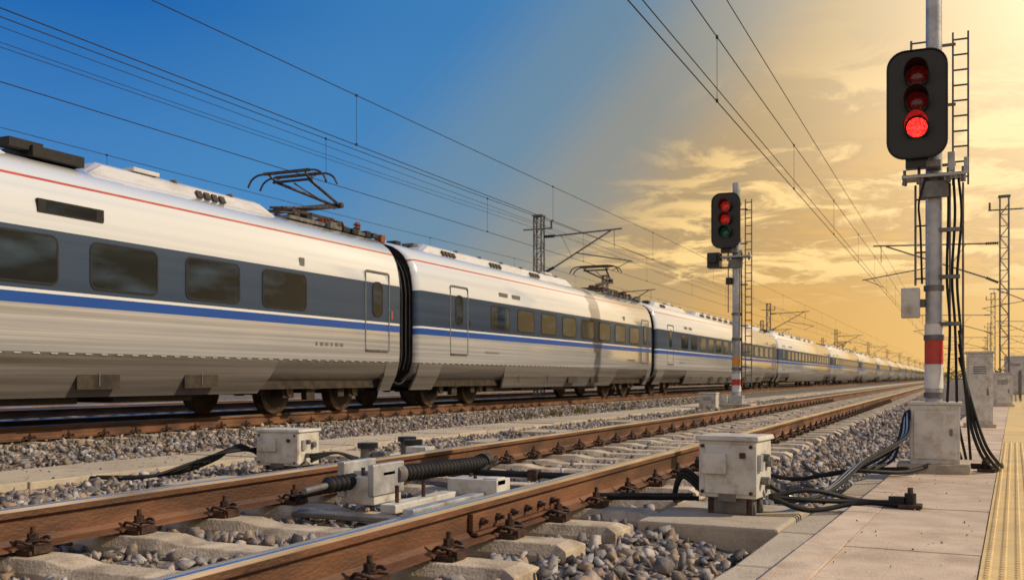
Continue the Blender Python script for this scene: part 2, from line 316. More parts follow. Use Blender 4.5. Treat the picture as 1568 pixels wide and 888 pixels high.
# ---------------------------------------------------------------- equipment boxes
def junction_box(loc,sx,sy,sz,rz,legs=.08,front=True):
    e=empty('junction_box',loc,1,rz); m=MB()
    m.box((0,0,legs+sz/2),(sx,sy,sz),'box'); m.box((0,0,legs+sz+.012),(sx+.035,sy+.035,.026),'box',taper=.97)
    m.box((-.2*sx,-sy/2-.022,legs+sz*.60),(sx*.42,.045,sz*.36),'box')
    m.box((.02,-sy/2-.006,legs+sz*.5),(sx*.9,.012,sz*.86),'box')
    m.box((0,-sy*.2,legs*.5+.0),(sx*.8,.07,legs),'galvdark'); m.box((0,sy*.25,legs*.5),(sx*.8,.07,legs),'galvdark')
    m.obj('cabinet',e,bevel=.006)
    m=MB()
    for i in range(2):
        z=legs+sz*(.3+.4*i); m.cyl((sx/2,-.05,z),(sx/2+.045,-.05,z),.022,'galvdark',n=10); m.cyl((sx/2,.06,z-.03),(sx/2+.03,.06,z-.03),.028,'galvdark',n=10)
        m.cyl((-sx/2,-.02,z-.05),(-sx/2-.06,-.02,z-.05),.026,'dark',n=10)
    m.box((sx/2+.01,-.1,legs+sz*.62),(.02,.05,.09),'galv'); m.box((sx*.28,-sy/2-.02,legs+sz*.75),(.03,.02,.03),'rustdark')
    for a in(-1,1):
        m.cyl((a*sx*.42,-sy/2-.012,legs+sz*.9),(a*sx*.42,-sy/2-.022,legs+sz*.9),.011,'rustdark',n=6); m.cyl((a*sx*.42,-sy/2-.012,legs+sz*.1),(a*sx*.42,-sy/2-.022,legs+sz*.1),.011,'rustdark',n=6)
        m.cyl((a*sx*.33,-sy*.28,0),(a*sx*.33,-sy*.28,legs+.02),.02,'rustdark',n=8)
    m.box((0,0,legs+.006),(sx*.3,sy*1.06,.05),'galvdark')
    m.obj('fittings',e,bevel=.002); return e
junction_box((-1.15,5.62,-.205),.325,.29,.315,-.10,legs=.095)
m=MB(); m.box((-1.18,5.56,-.275),(.74,.95,.14),'slab',rz=-.03); m.obj('junction_box_plinth',bevel=.015)
junction_box((-5.74,7.65,-.31),.46,.34,.31,.05,legs=.05)
e=empty('track_sensor_unit'); m=MB()
for k,(xx,yy) in enumerate(((-5.15,8.1),(-5.0,8.7),(-5.3,9.1))):
    m.cyl((xx,yy,-.30),(xx,yy,-.12),.07,'galvdark',n=12); m.cyl((xx,yy,-.12),(xx,yy,-.07),.10,'black',n=12); m.box((xx+.15,yy,-.22),(.14,.1,.14),'galvdark')
m.box((-5.15,8.6,-.31),(.7,1.2,.05),'slab'); m.box((-4.8,8.5,-.2),(.22,.2,.16),'box'); m.obj('sensor_cans',e,bevel=.006)
m=MB()
for k in range(4):
    m.tube([(-6.0,7.6,-.2+.03*k),(-6.15,7.45-.08*k,-.08-.02*k),(-6.35,7.35-.1*k,-.22),(-6.5,7.0-.15*k,-.32),(-6.9-.2*k,6.6,-.34)],.014,'cable')
for k in range(3): m.tube([(-5.45,7.6,-.22+.03*k),(-5.3,7.8,-.15),(-5.2,8.,-.25+.02*k)],.013,'cable')
m.obj('trackside_cables')

m=MB()
for k in range(5):
    dz=.016*k; dx=.05*k
    m.tube([(-.95+.0*k,5.60+.03*k,-.05-.025*k),(-.82+dx*.35,5.85,-.15+dz*.3),(-.74+dx*.4,6.4,-.135+dz*.6),(-.66+dx*.5,7.0,-.06+dz),(-.52+dx*.4,7.5,.00+dz),(-.40+dx*.3,7.78,.08+dz),(-.37+dx*.15,7.95,.24+dz)],.0125,'conduit' if k in(1,3) else 'cable')
for k in range(3):
    m.tube([(-.95,5.55,-.10),(-.75,5.6+.04*k,-.17+.05*k),(-.5,5.75+.05*k,-.135),(-.28,5.72+.05*k,-.13)],.014,'cable')
for k in range(3):
    m.tube([(-1.33,5.6,-.1+.03*k),(-1.45,5.62,-.02+.02*k),(-1.52,5.7,-.15),(-1.6,6.1+.1*k,-.22),(-1.75,6.6+.2*k,-.23)],.013,'cable')
m.cyl((-1.92,5.45,-.13),(-1.38,5.58,-.12),.016,'cable'); m.cyl((-1.92,5.62,-.16),(-1.38,5.72,-.15),.014,'cable')
m.tube([(-.15,8.1,-.08),(-.35,7.6,-.12),(-.7,7.3,-.1),(-1.1,7.6,-.2),(-1.5,8.4,-.24)],.016,'cable')
m.tube([(-.05,8.1,-.08),(-.35,7.9,-.12),(-.7,7.9,-.14),(-1.0,8.2,-.22),(-1.3,9.4,-.24)],.016,'cable')
for k in range(3): m.tube([(0,8.1,.9-.1*k),(.06+.02*k,8.0,.3),(.12+.03*k,7.95,.05),(.2+.04*k,8.15,-.1),(.26+.02*k,8.6,-.12)],.012,'cable')
m.obj('signal_cables')
m=MB()
for (xx,yy) in((-.24,5.75),(.18,8.2)):
    m.box((xx,yy,-.137),(.12,.12,.02),'rustdark'); m.cyl((xx,yy,-.13),(xx,yy,-.07),.03,'dark',n=10); m.cyl((xx,yy,-.08),(xx,yy,-.04),.016,'rustdark',n=6,smooth=False); m.box((xx-.07,yy,-.11),(.08,.04,.04),'dark')
m.obj('cable_anchor_blocks',bevel=.004)

# ---------------------------------------------------------------- platform
A=math.atan(.045)
def pl(x,y):
    return (-.64+x*math.cos(A)+ (y-3.4)*math.sin(A), 3.4+(y-3.4)*math.cos(A)-x*math.sin(A))
e=empty('platform'); m=MB()
def quadbox(x0,x1,y0,y1,z0,z1,k,mb):
    P=[pl(x0,y0),pl(x1,y0),pl(x1,y1),pl(x0,y1)]; mb.ext([(p[0],p[1],z0) for p in P],(0,0,z1-z0),k)
quadbox(.02,5,-2,200,-.5,-.165,'joint',m); m.obj('platform_core',e)
m=MB(); y=1.5; r=0
while y<45:
    quadbox(0,.155,y+.004,y+.99,-.42,-.148+random.uniform(-.002,.002),'paver',m)
    y+=.998
y=1.5
while y<45:
    quadbox(.160,.675,y+.004,y+.71,-.2,-.15+random.uniform(-.002,.002),'paver',m)
    quadbox(1.59,2.7,y+.004,y+.71,-.2,-.15,'paver',m)
    y+=.716
quadbox(0,.675,45,200,-.2,-.15,'paver',m); quadbox(1.59,5,45,200,-.2,-.15,'paver',m)
m.obj('paving_slabs',e,bevel=.004)
m=MB(); y=1.5
while y<30:
    for i in range(3): quadbox(.68+.3*i,.68+.3*i+.297,y+.0015,y+.2985,-.2,-.147,'yellow',m)
    y+=.3
quadbox(.68,1.58,30,200,-.2,-.147,'yellow',m)
m.obj('tactile_strip',e,bevel=.002)
m=MB(); y=2.52
while y<12:
    for i in range(11):
        if i%6==5: continue
        x,yy=pl(.705+.05*i,y); m.cyl((x,yy,-.148),(x,yy,-.143),.015,'yellow',r1=.010,n=7,smooth=False)
    y+=.05
m.obj('tactile_studs',e,recalc=False)
m=MB(); y=2.2
while y<9:
    P=pl(-.115,y+.45); m.box((P[0],P[1],-.265),(.20,.88,.14),'slab',rz=-A+random.uniform(-.02,.02),rx=random.uniform(-.01,.01)); y+=.9
m.obj('kerb_slabs',bevel=.012)

# ---------------------------------------------------------------- signals
def signal(loc,sc,lens,rz=0,near=True):
    e=empty('railway_signal',loc,sc,rz); H=4.3 if near else 3.28
    m=MB(); m.box((0,0,.02),(.50,.46,.09),'slab'); m.obj('plinth',e,bevel=.01)
    if near:
        m=MB(); m.box((.01,-.02,.28),(.34,.30,.44),'box'); m.box((.01,-.02,.51),(.365,.325,.02),'box'); m.box((.01,-.175,.28),(.29,.012,.36),'box')
        m.box((.12,-.185,.30),(.02,.015,.05),'galvdark'); m.obj('base_box',e,bevel=.005)
    else:
        m=MB(); m.box((0,0,.12),(.2,.2,.12),'galv'); m.box((-.16,-.1,.1),(.12,.1,.16),'box'); m.obj('base_box',e,bevel=.005)
    m=MB(); r=.062
    m.cyl((0,0,.1),(0,0,H),r,'galv',r1=r*.9,n=20)
    for z in (.55,.98,1.35,2.15,2.42,2.95): m.cyl((0,0,z),(0,0,z+.04),r+.010,'galvdark',n=16)
    m.obj('post',e)
    m=MB()
    if near:
        m.cyl((0,0,.99),(0,0,1.10),r+.004,'signwhite',n=20); m.cyl((0,0,.80),(0,0,.99),r+.004,'signred',n=20); m.cyl((0,0,.62),(0,0,.80),r+.004,'signwhite',n=20)
    else:
        m.cyl((0,0,.62),(0,0,.74),r+.004,'orange',n=20); m.cyl((0,0,.33),(0,0,.42),r+.004,'signred',n=20); m.cyl((0,0,.24),(0,0,.33),r+.004,'signwhite',n=20); m.cyl((0,0,.42),(0,0,.5),r+.004,'signwhite',n=20)
    m.obj('painted_bands',e)
    hx,hy,hz=-.11,-.20,2.71; m=MB()
    P=rrect(.42,.80,.13,7); m.ext([(hx+p[0],hy,hz+p[1]) for p in P],(0,-.025,0),'black')
    P2=rrect(.33,.70,.09,6); m.ext([(hx+p[0],hy+.11,hz+p[1]) for p in P2],(0,-.108,0),'black')
    Pi=rrect(.395,.775,.118,7); m.ring([(hx+p[0],hy-.026,hz+p[1]) for p in P],[(hx+p[0],hy-.026,hz+p[1]) for p in Pi],(0,-.012,0),'black')
    m.obj('signal_head',e,bevel=.006)
    m=MB(); ml=MB()
    for dz,k in zip((.205,.015,-.175),lens):
        cz=hz+dz; r=.088; n=28
        V=[];F=[];aa=[R(-60+300*i/n) for i in range(n+1)]
        for a in aa:
            L=.05+.15*max(0,math.sin(a)*.6+.4)
            for q,yy in((r,hy-.026),(r,hy-.026-L),(r-.007,hy-.026-L),(r-.007,hy-.026)): V.append((hx+q*math.cos(a),yy,cz+q*math.sin(a)))
        for i in range(n):
            for jj in range(4): F.append((i*4+jj,i*4+(jj+1)%4,(i+1)*4+(jj+1)%4,(i+1)*4+jj))
        F+=[(0,1,2,3),(n*4,n*4+1,n*4+2,n*4+3)]
        m.add(V,F,'black',False)
        m.cyl((hx,hy-.024,cz),(hx,hy-.034,cz),.084,'black',n=28)
        V=[(hx,hy-.052,cz)];F=[]
        for q,yy in((.03,.050),(.055,.043),(.072,.034)):
            for i in range(24):
                a=2*math.pi*i/24; V.append((hx+q*math.cos(a),hy-yy-.002,cz+q*math.sin(a)))
        for i in range(24):
            jn=(i+1)%24; F.append((0,1+i,1+jn))
            for t in range(2): F.append((1+t*24+i,1+t*24+jn,1+(t+1)*24+jn,1+(t+1)*24+i))
        ml.add(V,F,k,True)
    m.obj('lens_hoods',e); ml.obj('lenses',e)
    m=MB(); z=2.20
    m.box((.0,-.02,z),(.44,.20,.025),'galv'); m.box((0,-.10,z+.07),(.10,.20,.05),'galvdark'); m.box((-.11,-.14,z+.09),(.16,.10,.08),'black')
    for xx in(-.2,-.1,.1,.2):
        m.cyl((xx,-.10,z-.05),(xx,-.10,z+.05),.012,'galvdark',n=8); m.cyl((xx,-.10,z-.06),(xx,-.10,z-.035),.02,'galvdark',n=6,smooth=False)
    m.box((0,-.08,2.98),(.12,.18,.05),'galvdark'); m.box((-.05,-.09,3.03),(.18,.04,.03),'galvdark')
    m.box((0,-.07,z-.1),(.2,.06,.12),'galvdark')
    if near:
        m.box((-.16,-.05,1.26),(.13,.12,.22),'box'); m.box((-.09,0,1.26),(.06,.05,.06),'galvdark')
        for zz in (1.1,1.45,1.8): m.box((.08,-.03,zz),(.20,.04,.03),'galvdark')
        m.box((.12,-.05,2.30),(.05,.05,.14),'galv'); m.box((.22,-.03,2.27),(.03,.03,.12),'galv')
    else:
        m.box((-.30,-.1,2.15),(.18,.2,.22),'black'); m.box((-.30,-.22,2.17),(.12,.06,.12),'black'); m.box((-.15,-.02,2.05),(.2,.04,.03),'galvdark')
        m.box((-.1,-.04,1.85),(.08,.1,.1),'black')
    m.obj('brackets',e,bevel=.004)
    m=MB(); y0=.10
    z0,z1=(2.15,3.30) if near else (.3,3.05)
    xa,xb=(.13,.235) if near else (.11,.20)
    for xx in(xa,xb): m.box((xx,y0,(z0+z1)/2),(.014,.02,z1-z0),'galvdark')
    zz=z0+.06
    while zz<z1: m.cyl((xa,y0,zz),(xb,y0,zz),.007,'galvdark',n=6); zz+=.115
    for zz in ([2.3,2.75,3.2] if near else [.6,1.2,1.8,2.4,2.9]): m.box((.07,.06,zz),(.16,.015,.02),'galvdark')
    if near:
        for (za,zb,xx) in((3.0,3.26,-.16),(1.40,2.16,-.13),(2.16,2.22,-.2)): m.cyl((xx,.05,za),(xx,.05,zb),.009,'galvdark',n=6)
        for zz in (3.02,3.12,3.24,1.45,1.65,1.85,2.05): m.cyl((-.16 if zz>2.5 else -.13,.05,zz),(0,.05,zz),.007,'galvdark',n=6)
        for xx in(.11,.20): m.cyl((xx,.06,.9),(xx,.06,2.16),.008,'galvdark',n=6)
    else:
        for (za,zb) in((1.4,2.1),): m.cyl((-.13,.05,za),(-.13,.05,zb),.009,'galvdark',n=6)
    m.obj('ladder',e)
    m=MB()
    if near:
        for k in range(3):
            xx=.10+.035*k; m.tube([(xx,-.02,2.18),(xx+.01*k,-.02,1.9),(xx-.01,-.02,1.45),(xx+.01,-.02,1.1),(xx+.02*k,-.04,.7),(xx+.03*k,-.08,.4),(.19+.03*k,-.1,.1)],.010,'cable')
        m.tube([(-.05,-.1,2.2),(-.1,-.12,2.0),(-.09,-.1,1.8),(-.08,-.07,1.4)],.008,'cable')
        for k in range(3): m.tube([(-.15,-.06,.46-.08*k),(-.20-.01*k,-.08,.42-.08*k),(-.235-.015*k,-.12,.25-.04*k),(-.27-.05*k,-.25,.10),(-.40-.05*k,-.5,.03)],.011,'cable')
    else:
        m.tube([(.07,-.02,2.3),(.08,-.02,1.4),(.08,-.04,.3)],.01,'cable')
    m.obj('cables',e)
    return e
signal((-.175,8.12,-.15),1.,('lensdim','lensdim','lensred'))
signal((-6.12,30.1,-.36),2.06,('lensmid','lensmid','lensgreen'),near=False)
def cabinet(loc,sx,sy,sz):
    e=empty('relay_cabinet',loc); m=MB(); m.box((0,0,sz/2+.04),(sx,sy,sz),'box'); m.box((0,0,sz+.055),(sx+.06,sy+.06,.03),'box',taper=.95); m.box((0,0,.02),(sx+.08,sy+.08,.06),'slab')
    m.box((0,-sy/2-.006,sz/2+.04),(sx*.86,.012,sz*.9),'box'); m.box((sx*.3,-sy/2-.02,sz*.5),(.02,.02,.1),'galvdark')
    for i in range(4): m.box((0,-sy/2-.016,sz*.85-i*.03),(sx*.5,.012,.012),'galvdark')
    m.obj('cabinet_body',e,bevel=.006)
cabinet((.26,15.6,-.15),.34,.34,1.0)
cabinet((.95,27,-.15),.45,.4,.75)
cabinet((2.1,46,-.15),.8,.5,1.5)
cabinet((2.9,60,-.15),1.2,.6,1.8)
cabinet((-6.75,29.2,-.38),.5,.4,.42)

e=empty('metal_fence'); m=MB()
for i in range(30):
    y=33+i*1.2; x=1.65+.045*(y-33); m.box((x,y,.3),(.05,.05,.95),'galvdark')
    for k in range(6): m.box((x+.009*k,y+.2*k,.28),(.014,.014,.8),'galvdark')
for zz in(-.05,.35,.68): m.cyl((1.65,33,zz),(1.65+.045*36,69,zz),.018,'galvdark',n=6)
m.obj('fence_rails',e)

# ---------------------------------------------------------------- train
CX=-11.6
TR=empty('high_speed_train')
prof=[(1.30,.50),(1.52,.66),(1.57,.83),(1.585,.86),(1.60,1.02),(1.60,1.43),(1.60,1.56),(1.60,1.60),(1.60,2.33),(1.59,2.45),(1.565,2.62),(1.52,2.80),(1.455,2.935),(1.435,2.97),(1.36,3.07),(1.24,3.17),(1.08,3.26),(.85,3.33),(.5,3.38),(0,3.40)]
pk=['skirt','skirt','seam','beige','beige','blue','white','band','white','white','white','white','red','white','white','white','white','white','white']
full=[(x,z) for x,z in prof]+[(-x,z) for x,z in prof[::-1][1:]]; fk=pk+pk[::-1]
def side_pt(z): return float(np.interp(z,[.30,.50,.66,.83],[1.36,1.46,1.53,1.574]))
def car(i,y0,y1,first=False,lod=0):
    m=MB(); y0+=.28;y1-=.28; n=len(full)
    rings=[(y0,.93,.99),(y0+.05,.975,.995),(y0+.16,1,1),(y1-.16,1,1),(y1-.05,.975,.995),(y1,.93,.99)]
    V=[]
    for y,sx,sz in rings: V+=[(CX+x*sx,y,.5+(z-.5)*sz) for x,z in full]
    for r in range(5):
        for q in range(n-1):
            a=r*n+q; k=fk[q]
            m.add([V[a],V[a+1],V[a+n+1],V[a+n]],[(0,1,2,3)],k,True)
    for r in (0,5): m.add([V[r*n+q] for q in range(n)],[tuple(range(n))],'dark')
    o=m.obj('car_body_%d'%i,TR)
    bm=bmesh.new(); bm.from_mesh(o.data); bmesh.ops.remove_doubles(bm,verts=bm.verts,dist=.0005); bmesh.ops.recalc_face_normals(bm,faces=bm.faces); bm.to_mesh(o.data); bm.free()
    X=CX+1.6
    m=MB()
    def panel(yc,zc,w,h,r,k,t=.004,x=X):
        m.ext([(x-.01,yc+p[0],zc+p[1]) for p in rrect(w,h,r,4)],(.01+t,0,0),k)
    def frame(yc,zc,w,h,r,th,k,t=.004):
        a=rrect(w,h,r,4);b_=rrect(w-2*th,h-2*th,max(.01,r-th),4)
        m.ring([(X-.01,yc+p[0],zc+p[1]) for p in a],[(X-.01,yc+p[0],zc+p[1]) for p in b_],(.01+t,0,0),k)
    ds=[]
    if not first: ds.append(y0+1.85)
    ds.append(y1-.95)
    for d in ds:
        frame(d,1.80,.86,1.5,.07,.03,'seam',.006)
        panel(d,2.02,.30,.60,.10,'glass',.008); frame(d,2.02,.36,.66,.13,.03,'dark',.010)
        panel(d+.52,1.75,.05,.16,.02,'red' if i==0 else 'dark',.006)
        m.box((X+.012,d-.02,1.06),(.05,.8,.025),'galvdark')
    if i==0: ys=[-.55,1.2,2.95,4.7,6.45,8.2,9.85,11.55,13.25]; w_,h_=1.12,.56
    else:
        a=y0+4.0; b_=y1-2.2; c=max(3,int((b_-a)/1.5)); ys=[a+(b_-a)*k/(c) for k in range(c+1)]; w_,h_=1.02,.52
    for y in ys:
        if y>y1-1.9: continue
        panel(y,1.965,w_,h_,.09,'glass',.006); frame(y,1.965,w_+.05,h_+.05,.11,.028,'dark',.0085)
    if i==0:
        m.ext([(X-.045,y,z) for y,z in ((8.5,2.53),(9.5,2.53),(9.5,2.69),(8.5,2.69))],(.04,0,0),'dark'); m.ext([(X-.03,y,z) for y,z in ((8.62,2.55),(9.38,2.55),(9.38,2.67),(8.62,2.67))],(.028,0,0),'glass')
    panel(y1-3.3,2.48,.14,.14,.02,'seam',-.0+.002,X-.008)
    for k in range(6): panel(y1-2.9+k*.15,1.13,.10 if k%3 else .06,.06,.01,'seam',.004)
    if not first:
        for k in range(2): panel(y0+4.2+k*.75,2.52,.5,.12,.02,'seam',.004,X-.018)
        for k in range(7): panel(y0+3.2+k*.11,1.13,.07,.05,.01,'seam',.004)
    m.obj('windows_and_doors_%d'%i,TR)
    m=MB(); op=[]
    if not first: op.append((y0+1.1,y0+4.3))
    op.append((y1-3.9,y1-.6))
    segs=[];c=y0+.12
    for a,b_ in op: segs.append((c,a));c=b_
    segs.append((c,y1-.12))
    for sgn in(1,-1):
        for a,b_ in segs:
            L=b_-a; st=.28 if L>1 else .08
            s0=st if a>y0+.5 else 0; s1=st if b_<y1-.5 else 0
            zz=.30
            xt=CX+sgn*(side_pt(.83)+.004); xm=CX+sgn*(side_pt(.6)+.004); xb=CX+sgn*(side_pt(zz))
            V=[(xt,a,.83),(xt,b_,.83),(xm,b_-s1*.4,.58),(xm,a+s0*.4,.58),(xb,b_-s1,zz),(xb,a+s0,zz)]
            V2=[(v[0]-sgn*.05,v[1],v[2]) for v in V]
            m.add(V+V2,[(0,1,2,3),(3,2,4,5),(6,9,8,7),(9,11,10,8),(0,3,9,6),(3,5,11,9),(1,7,8,2),(2,8,10,4),(5,4,10,11),(0,6,7,1)],'skirt')
            if sgn>0 and lod<2:
                y=a+1.0
                while y<b_-.6:
                    m.box((xm+.004,y,.62),(.02,.014,.36),'seam'); y+=1.9
                y=a+.6
                while y<b_-1.2 and L>3:
                    if random.random()<.8: m.box((xm-.012,y+.4,.53),(.03,.7,.26),'under')
                    y+=1.9
        y=y0+.3
        while y<y1-.3 and lod<2:
            m.box((CX+sgn*1.583,y,.845),(.012,.10,.014),'conduit'); y+=.26
    m.box((CX,(y0+y1)/2,.50),(2.6,y1-y0-.4,.28),'under')
    c=y0+4.8
    while c<y1-5: 
        m.box((CX+.2,c,.38),(2.0,1.5,.34),'under'); c+=2.1
    m.obj('skirts_%d'%i,TR)
    m=MB()
    def fairing(a,b_,w=.98,z1=3.48,k='roofgrey'):
        s=.35; P=[(-w-.16,3.15),(-w,z1-.05),(-w+.12,z1),(w-.12,z1),(w,z1-.05),(w+.16,3.15)]
        V=[]
        for y,q in((a,0),(a+s,1),(b_-s*1.5,1),(b_,0)): V+=[(CX+x,y,3.15+(z-3.15)*(q if q else .25)) for x,z in P]
        n=6; m.add(V,[(r*n+q,r*n+q+1,(r+1)*n+q+1,(r+1)*n+q) for r in range(3) for q in range(5)]+[(0,1,2,3,4,5),(18,19,20,21,22,23)],k)
    ranges=[(y0+1.2,y1-6.5)] if i%2==1 else [(y0+1.5,y0+6.5),(y0+8,y1-8),(y1-6,y1-1.5)]
    if i==0: ranges=[(-5,8.7),(9.7,13.9)]
    for a,b_ in ranges: fairing(a,b_)
    m.obj('roof_fairings_%d'%i,TR,bevel=.03)
    m=MB()
    for a,b_ in ranges:
        y=a+.9
        while y<b_-1:
            r_=random.random()
            if r_<.55:
                for k in range(4): m.box((CX+1.07,y+.17*k,3.33),(.03,.12,.12),'under',ry=-.5)
            elif r_<.8: m.box((CX+.85,y+.3,3.50),(.2,.5,.06),'roofgrey')
            m.box((CX+.93,y+.85,3.46),(.12,.05,.05),'seam'); y+=1.25
    if i==0:
        m.box((CX+.7,9.2,3.36),(.9,.8,.14),'dark'); m.box((CX+1.0,8.75,3.42),(.2,.5,.12),'dark')
    for (a,b_) in (([] if first else [(y0+.3,y0+1.2)])+[(y1-1.6,y1-.2)]):
        y=a
        while y<b_:
            m.box((CX+random.uniform(.5,1.0),y,3.36),(random.uniform(.1,.3),.2,random.uniform(.06,.16)),random.choice(['roofgrey','galvdark','under','dark'])); y+=.27
    m.obj('roof_vents_%d'%i,TR,bevel=.008)
    m=MB()
    for k in range(7):
        yy=y1+.04+k*.08; 
        P=[(x*(.86 if k%2 else .90),.55+(z-.5)*.92) for x,z in full]
        m.ext([(CX+x,yy,z) for x,z in P],(0,.04,0),'dark')
    m.box((CX,y1+.28,.4),(.5,.9,.25),'under'); 
    for sx in (-1,1): m.tube([(CX+sx*1.3,y1-.1,.55),(CX+sx*1.32,y1+.28,.42),(CX+sx*1.3,y1+.66,.55)],.025,'dark')
    m.obj('gangway_%d'%i,TR)
def bogie(yc,i):
    m=MB(); RZ=-.07; r=.40
    for sy in(-1,1):
        y=yc+sy*1.0
        for sx in(-1,1):
            x=CX+sx*.80
            m.cyl((x-.06,y,RZ+r),(x+.07,y,RZ+r),r,'wheel',n=32); m.cyl((x+sx*.075,y,RZ+r),(x+sx*.078,y,RZ+r),r*.72,'under',n=28); m.cyl((x-sx*.06,y,RZ+r),(x-sx*.09,y,RZ+r),r+.03,'wheel',n=32)
            m.cyl((x+sx*.07,y,RZ+r),(x+sx*.30,y,RZ+r),.12,'under',n=16); m.box((CX+sx*1.06,y,RZ+r),(.16,.30,.26),'under'); m.cyl((CX+sx*1.14,y,RZ+r),(CX+sx*1.17,y,RZ+r),.10,'wheel',n=12)
            m.cyl((CX+sx*1.06,y,RZ+r+.12),(CX+sx*1.06,y,RZ+r+.34),.10,'dark',n=14)
            for k in range(4): m.cyl((CX+sx*1.06,y,RZ+r+.14+.05*k),(CX+sx*1.06,y,RZ+r+.16+.05*k),.115,'under',n=14)
        m.cyl((CX-.8,y,RZ+r),(CX+.8,y,RZ+r),.08,'under')
    for sx in(-1,1):
        x=CX+sx*1.06
        m.box((x,yc,.44),(.16,1.3,.16),'under'); m.box((x,yc+.85,.60),(.15,.6,.12),'under',rx=.25); m.box((x,yc-.85,.60),(.15,.6,.12),'under',rx=-.25)
        m.cyl((CX+sx*1.2,yc-.5,.36),(CX+sx*1.2,yc+.5,.46),.045,'galvdark'); m.cyl((x,yc,.5),(x,yc,.8),.2,'dark',n=16)
        m.box((CX+sx*1.15,yc-.45,.26),(.12,.25,.2),'under'); m.box((CX+sx*1.15,yc+.5,.28),(.10,.2,.16),'under')
    m.box((CX,yc,.5),(2.0,.5,.2),'under'); m.obj('bogie_%d'%i,TR,bevel=.01)
G=[17.3,34.8,61.5,88.7]+[88.7+26.5*k for k in range(1,16)]
yy=-9.; bi=0
for i,gp in enumerate(G):
    car(i,yy,gp,first=(i==0),lod=0 if i<3 else 2)
    if i<8:
        if i>0: bogie(yy+3.1,bi); bi+=1
        bogie(gp-2.35,bi); bi+=1
    yy=gp
bogie(-5,bi)
def pantograph(yc,i,up=4.46):
    e=bpy.data.objects.new('pantograph_%d'%i,None); S.collection.objects.link(e); e.parent=TR; m=MB(); k='copper'
    for sx in(-.45,.45):
        for sy in(-.5,.6): m.insulator((CX+sx,yc+sy,3.38),(CX+sx,yc+sy,3.60),.07,'insul',4)
        m.box((CX+sx,yc,3.62),(.06,1.5,.05),k)
    for sy in(-.6,0,.65): m.box((CX,yc+sy,3.62),(1.0,.06,.05),k)
    kn=(CX,yc+1.55,4.06)
    m.tube([(CX,yc-.35,3.66),kn],.055,k,sm=False); m.cyl((CX-.10,yc-.35,3.68),(CX+.1,yc-.35,3.68),.07,k)
    m.tube([(CX+.1,yc-.75,3.66),(CX+.06,kn[1]-.1,4.0)],.022,k,sm=False); m.cyl((CX-.12,kn[1],kn[2]),(CX+.12,kn[1],kn[2]),.06,k)
    for sx in(-1,1): m.tube([(CX+sx*.06,kn[1],kn[2]),(CX+sx*.38,yc+.05,up-.16)],.03,k,sm=False); m.tube([(CX+sx*.38,yc+.05,up-.16),(CX+sx*.42,yc-.12,up-.05)],.02,k,sm=False); m.tube([(CX+sx*.38,yc+.05,up-.16),(CX+sx*.42,yc+.2,up-.05)],.02,k,sm=False)
    m.cyl((CX-.45,yc+.05,up-.16),(CX+.45,yc+.05,up-.16),.026,k)
    m.tube([(CX,kn[1]-.1,kn[2]-.08),(CX,yc+.1,up-.2)],.015,k,sm=False)
    for sy in(-.14,.22):
        m.box((CX,yc+sy,up-.03),(1.05,.06,.05),k)
        for sx in(-1,1): m.tube([(CX+sx*.5,yc+sy,up-.03),(CX+sx*.68,yc+sy,up-.05),(CX+sx*.82,yc+sy,up-.13),(CX+sx*.9,yc+sy,up-.26)],.02,k)
    m.insulator((CX+.7,yc+1.2,3.36),(CX+.7,yc+1.2,3.62),.08,'insul',4); m.insulator((CX+.3,yc+1.9,3.36),(CX+.3,yc+1.9,3.56),.07,'insul',4)
    m.insulator((CX+.85,yc-.3,3.42),(CX+.85,yc+.5,3.46),.07,'insul',7)
    m.tube([(CX+.7,yc+1.2,3.62),(CX+.5,yc+1.6,3.66),(CX+.3,yc+1.9,3.58)],.015,k); m.tube([(CX+.45,yc-.7,3.62),(CX+.75,yc-.9,3.5),(CX+.7,yc-1.3,3.45)],.015,k)
    for q in range(14): m.box((CX+random.uniform(.55,1.0),yc-1.2+q*.24,3.38),(.16,.16,random.uniform(.08,.24)),random.choice(['under','galvdark','dark','insul']))
    m.box((CX,yc,3.36),(1.9,2.6,.06),'galvdark')
    m.obj('pantograph_frame',e)
pantograph(15.55,1); pantograph(32.9,2,4.46)
pantograph(113,3)

